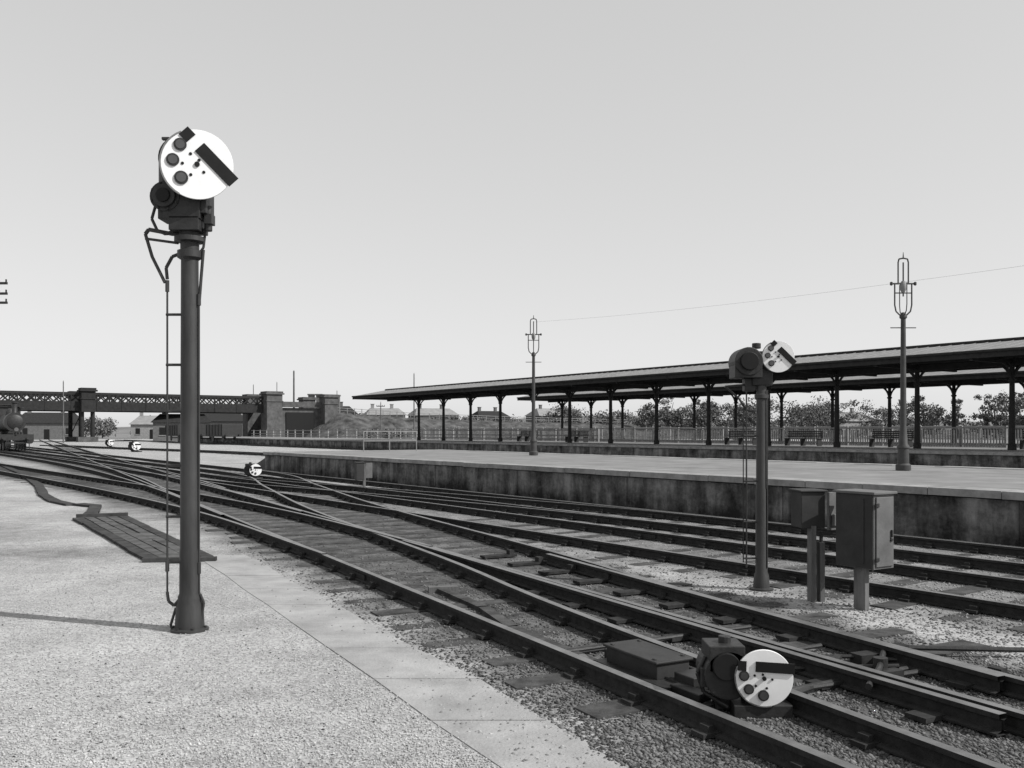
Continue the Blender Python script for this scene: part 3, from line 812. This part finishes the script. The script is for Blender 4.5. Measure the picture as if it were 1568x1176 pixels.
mb=MB(); mb.box((0,-8.6,2.0),(2.5,5,1.5),'boxdark'); mb.box((0,-8.6,1.15),(2.2,5.2,.2),'iron')
for y in(-7,-8.6,-10.2):
    for sg in(-1,1): mb.cyl((sg*.72,y,.5),(sg*.84,y,.5),.5,'iron',n=20)
mb.obj('tender',e)

# ------------------------------------------------------------------ trees
def treemass(name,specs,ls=.55,m=80,dens=1.6,zoff=0,lo=.15):
    V=[];SH=[]
    bk=MB()
    for (x,y,h,w) in specs:
        z0=zoff
        bk.cyl((x,y,-.1+z0),(x+random.uniform(-.3,.3),y,h*.6+z0),.035*h,'bark',r1=.015*h,n=7)
        for k in range(5):
            a=random.uniform(0,6.28); bk.cyl((x,y,h*.3+z0),(x+w*.3*math.cos(a),y+w*.3*math.sin(a),h*random.uniform(.5,.8)+z0),.015*h,'bark',r1=.005*h,n=5)
        nc=int(8+w*dens)
        for k in range(nc):
            a=random.uniform(0,6.28); rr=w*.5*math.sqrt(random.random()); zz=random.uniform(lo,.92)*h
            rr*=1-.5*abs(zz/h-.45)*1.6
            cx,cy=x+rr*math.cos(a),y+rr*math.sin(a); cr=random.uniform(.09,.19)*w+.2
            dv=rng.normal(0,1,(m,3)); dv/=np.linalg.norm(dv,axis=1)[:,None]
            rad=cr*rng.uniform(.4,1.2,(m,1))
            cpt=dv*rad*[1,1,.75]+[cx,cy,zz+z0]
            s=rng.uniform(.4,1.1,(m,1))*ls
            t1=rng.normal(0,1,(m,3)); t1/=np.linalg.norm(t1,axis=1)[:,None]
            t2=np.cross(dv,t1); t2/=np.linalg.norm(t2,axis=1)[:,None]+1e-6
            q=np.stack([cpt-t1*s*.6,cpt+t2*s*.5,cpt+t1*s*.6,cpt-t2*s*.5],1)
            V.append(q.reshape(-1,3)); SH.append(np.repeat(np.clip(rng.normal(random.uniform(.7,1.4),.25,m),.35,1.9),4))
    V=np.concatenate(V); SH=np.concatenate(SH); n=len(V)//4
    me=bpy.data.meshes.new('crowns'); me.vertices.add(len(V)); me.vertices.foreach_set('co',V.reshape(-1).astype(np.float32))
    me.loops.add(len(V)); me.loops.foreach_set('vertex_index',np.arange(len(V),dtype=np.int32)); me.polygons.add(n); me.polygons.foreach_set('loop_start',(np.arange(n)*4).astype(np.int32))
    me.update(calc_edges=True)
    at=me.attributes.new('shade','FLOAT','POINT'); at.data.foreach_set('value',SH.astype(np.float32)); me.materials.append(MAT['leaf'])
    e=empty(name); o=bpy.data.objects.new('crowns',me); sc.collection.objects.link(o); o.parent=e
    bk.obj('trunks',e)
sp=[]
for i in range(84):
    x=-20+i*2.8+random.uniform(-3.5,3.5); y=222-.28*max(x,0)+random.uniform(-12,20)
    big=.6 if x<10 else (.85 if x<30 else 1.08)
    sp.append((x,y,random.uniform(5.5,10.2)*big,random.uniform(5,11)))
treemass('distant_trees',sp,.45,75,1.4)
sp=[]
for i in range(40):
    x=-185+i*4.0+random.uniform(-2,2); y=240+random.uniform(-20,25)
    sp.append((x,y,random.uniform(3.5,6.5),random.uniform(5,9)))
treemass('distant_trees',sp,.5,60)
sp=[]
for i in range(60):
    f=random.uniform(0,3.2); j=int(f); q=E[j].lerp(E[j+1],f-j)+nrm*random.uniform(7,19)
    sp.append((q.x,q.y,random.uniform(1.2,2.4),random.uniform(1.5,4)))
treemass('bank_shrubs',sp,.3,40,2,0,.05)
rows=[]
for j,(dy,hh) in enumerate(((0,0),(60,.6),(160,1),(400,1))):
    rows.append([(-900+i*30,600+dy+20*math.sin(i*.7),-.1+hh*(9+4*math.sin(i*.23)+2*math.sin(i*.61+1))) for i in range(61)])
strip('distant_hills',rows,'hill')

# ------------------------------------------------------------------ light, sky, camera
el=R(41); sv=Vector((.944,-.33,0)).normalized()*math.cos(el)+Vector((0,0,math.sin(el)))
ld=bpy.data.lights.new('sun','SUN'); ld.energy=5.0; ld.angle=R(.5); ld.color=(1,.99,.975)
lo_=bpy.data.objects.new('sun',ld); lo_.rotation_euler=(-sv).to_track_quat('-Z','Y').to_euler(); lo_.location=(20,-20,30); sc.collection.objects.link(lo_)
w=bpy.data.worlds.new('World'); sc.world=w; w.use_nodes=True; nt=w.node_tree
bg=nt.nodes['Background']; sky=nt.nodes.new('ShaderNodeTexSky'); sky.sky_type='NISHITA'; sky.sun_disc=False
sky.sun_elevation=el; sky.sun_rotation=math.atan2(sv.x,sv.y); sky.air_density=1; sky.dust_density=1.0; sky.ozone_density=1
bw=nt.nodes.new('ShaderNodeRGBToBW'); nt.links.new(sky.outputs[0],bw.inputs[0])
# monochrome plate with a soft response: compress the sky's range
pw=nt.nodes.new('ShaderNodeMath'); pw.operation='POWER'; pw.inputs[1].default_value=.3; nt.links.new(bw.outputs[0],pw.inputs[0])
ml=nt.nodes.new('ShaderNodeMath'); ml.operation='MULTIPLY'; ml.inputs[1].default_value=4.15; nt.links.new(pw.outputs[0],ml.inputs[0])
nt.links.new(ml.outputs[0],bg.inputs['Color']); bg.inputs['Strength'].default_value=.12

cd=bpy.data.cameras.new('camera'); co=bpy.data.objects.new('camera',cd); sc.collection.objects.link(co)
co.location=(0,0,1.75); co.rotation_euler=(R(90),0,0)
cd.sensor_width=36; cd.lens=36*1400/1568; cd.shift_y=72/1568; cd.clip_end=6000; cd.clip_start=.05
sc.camera=co
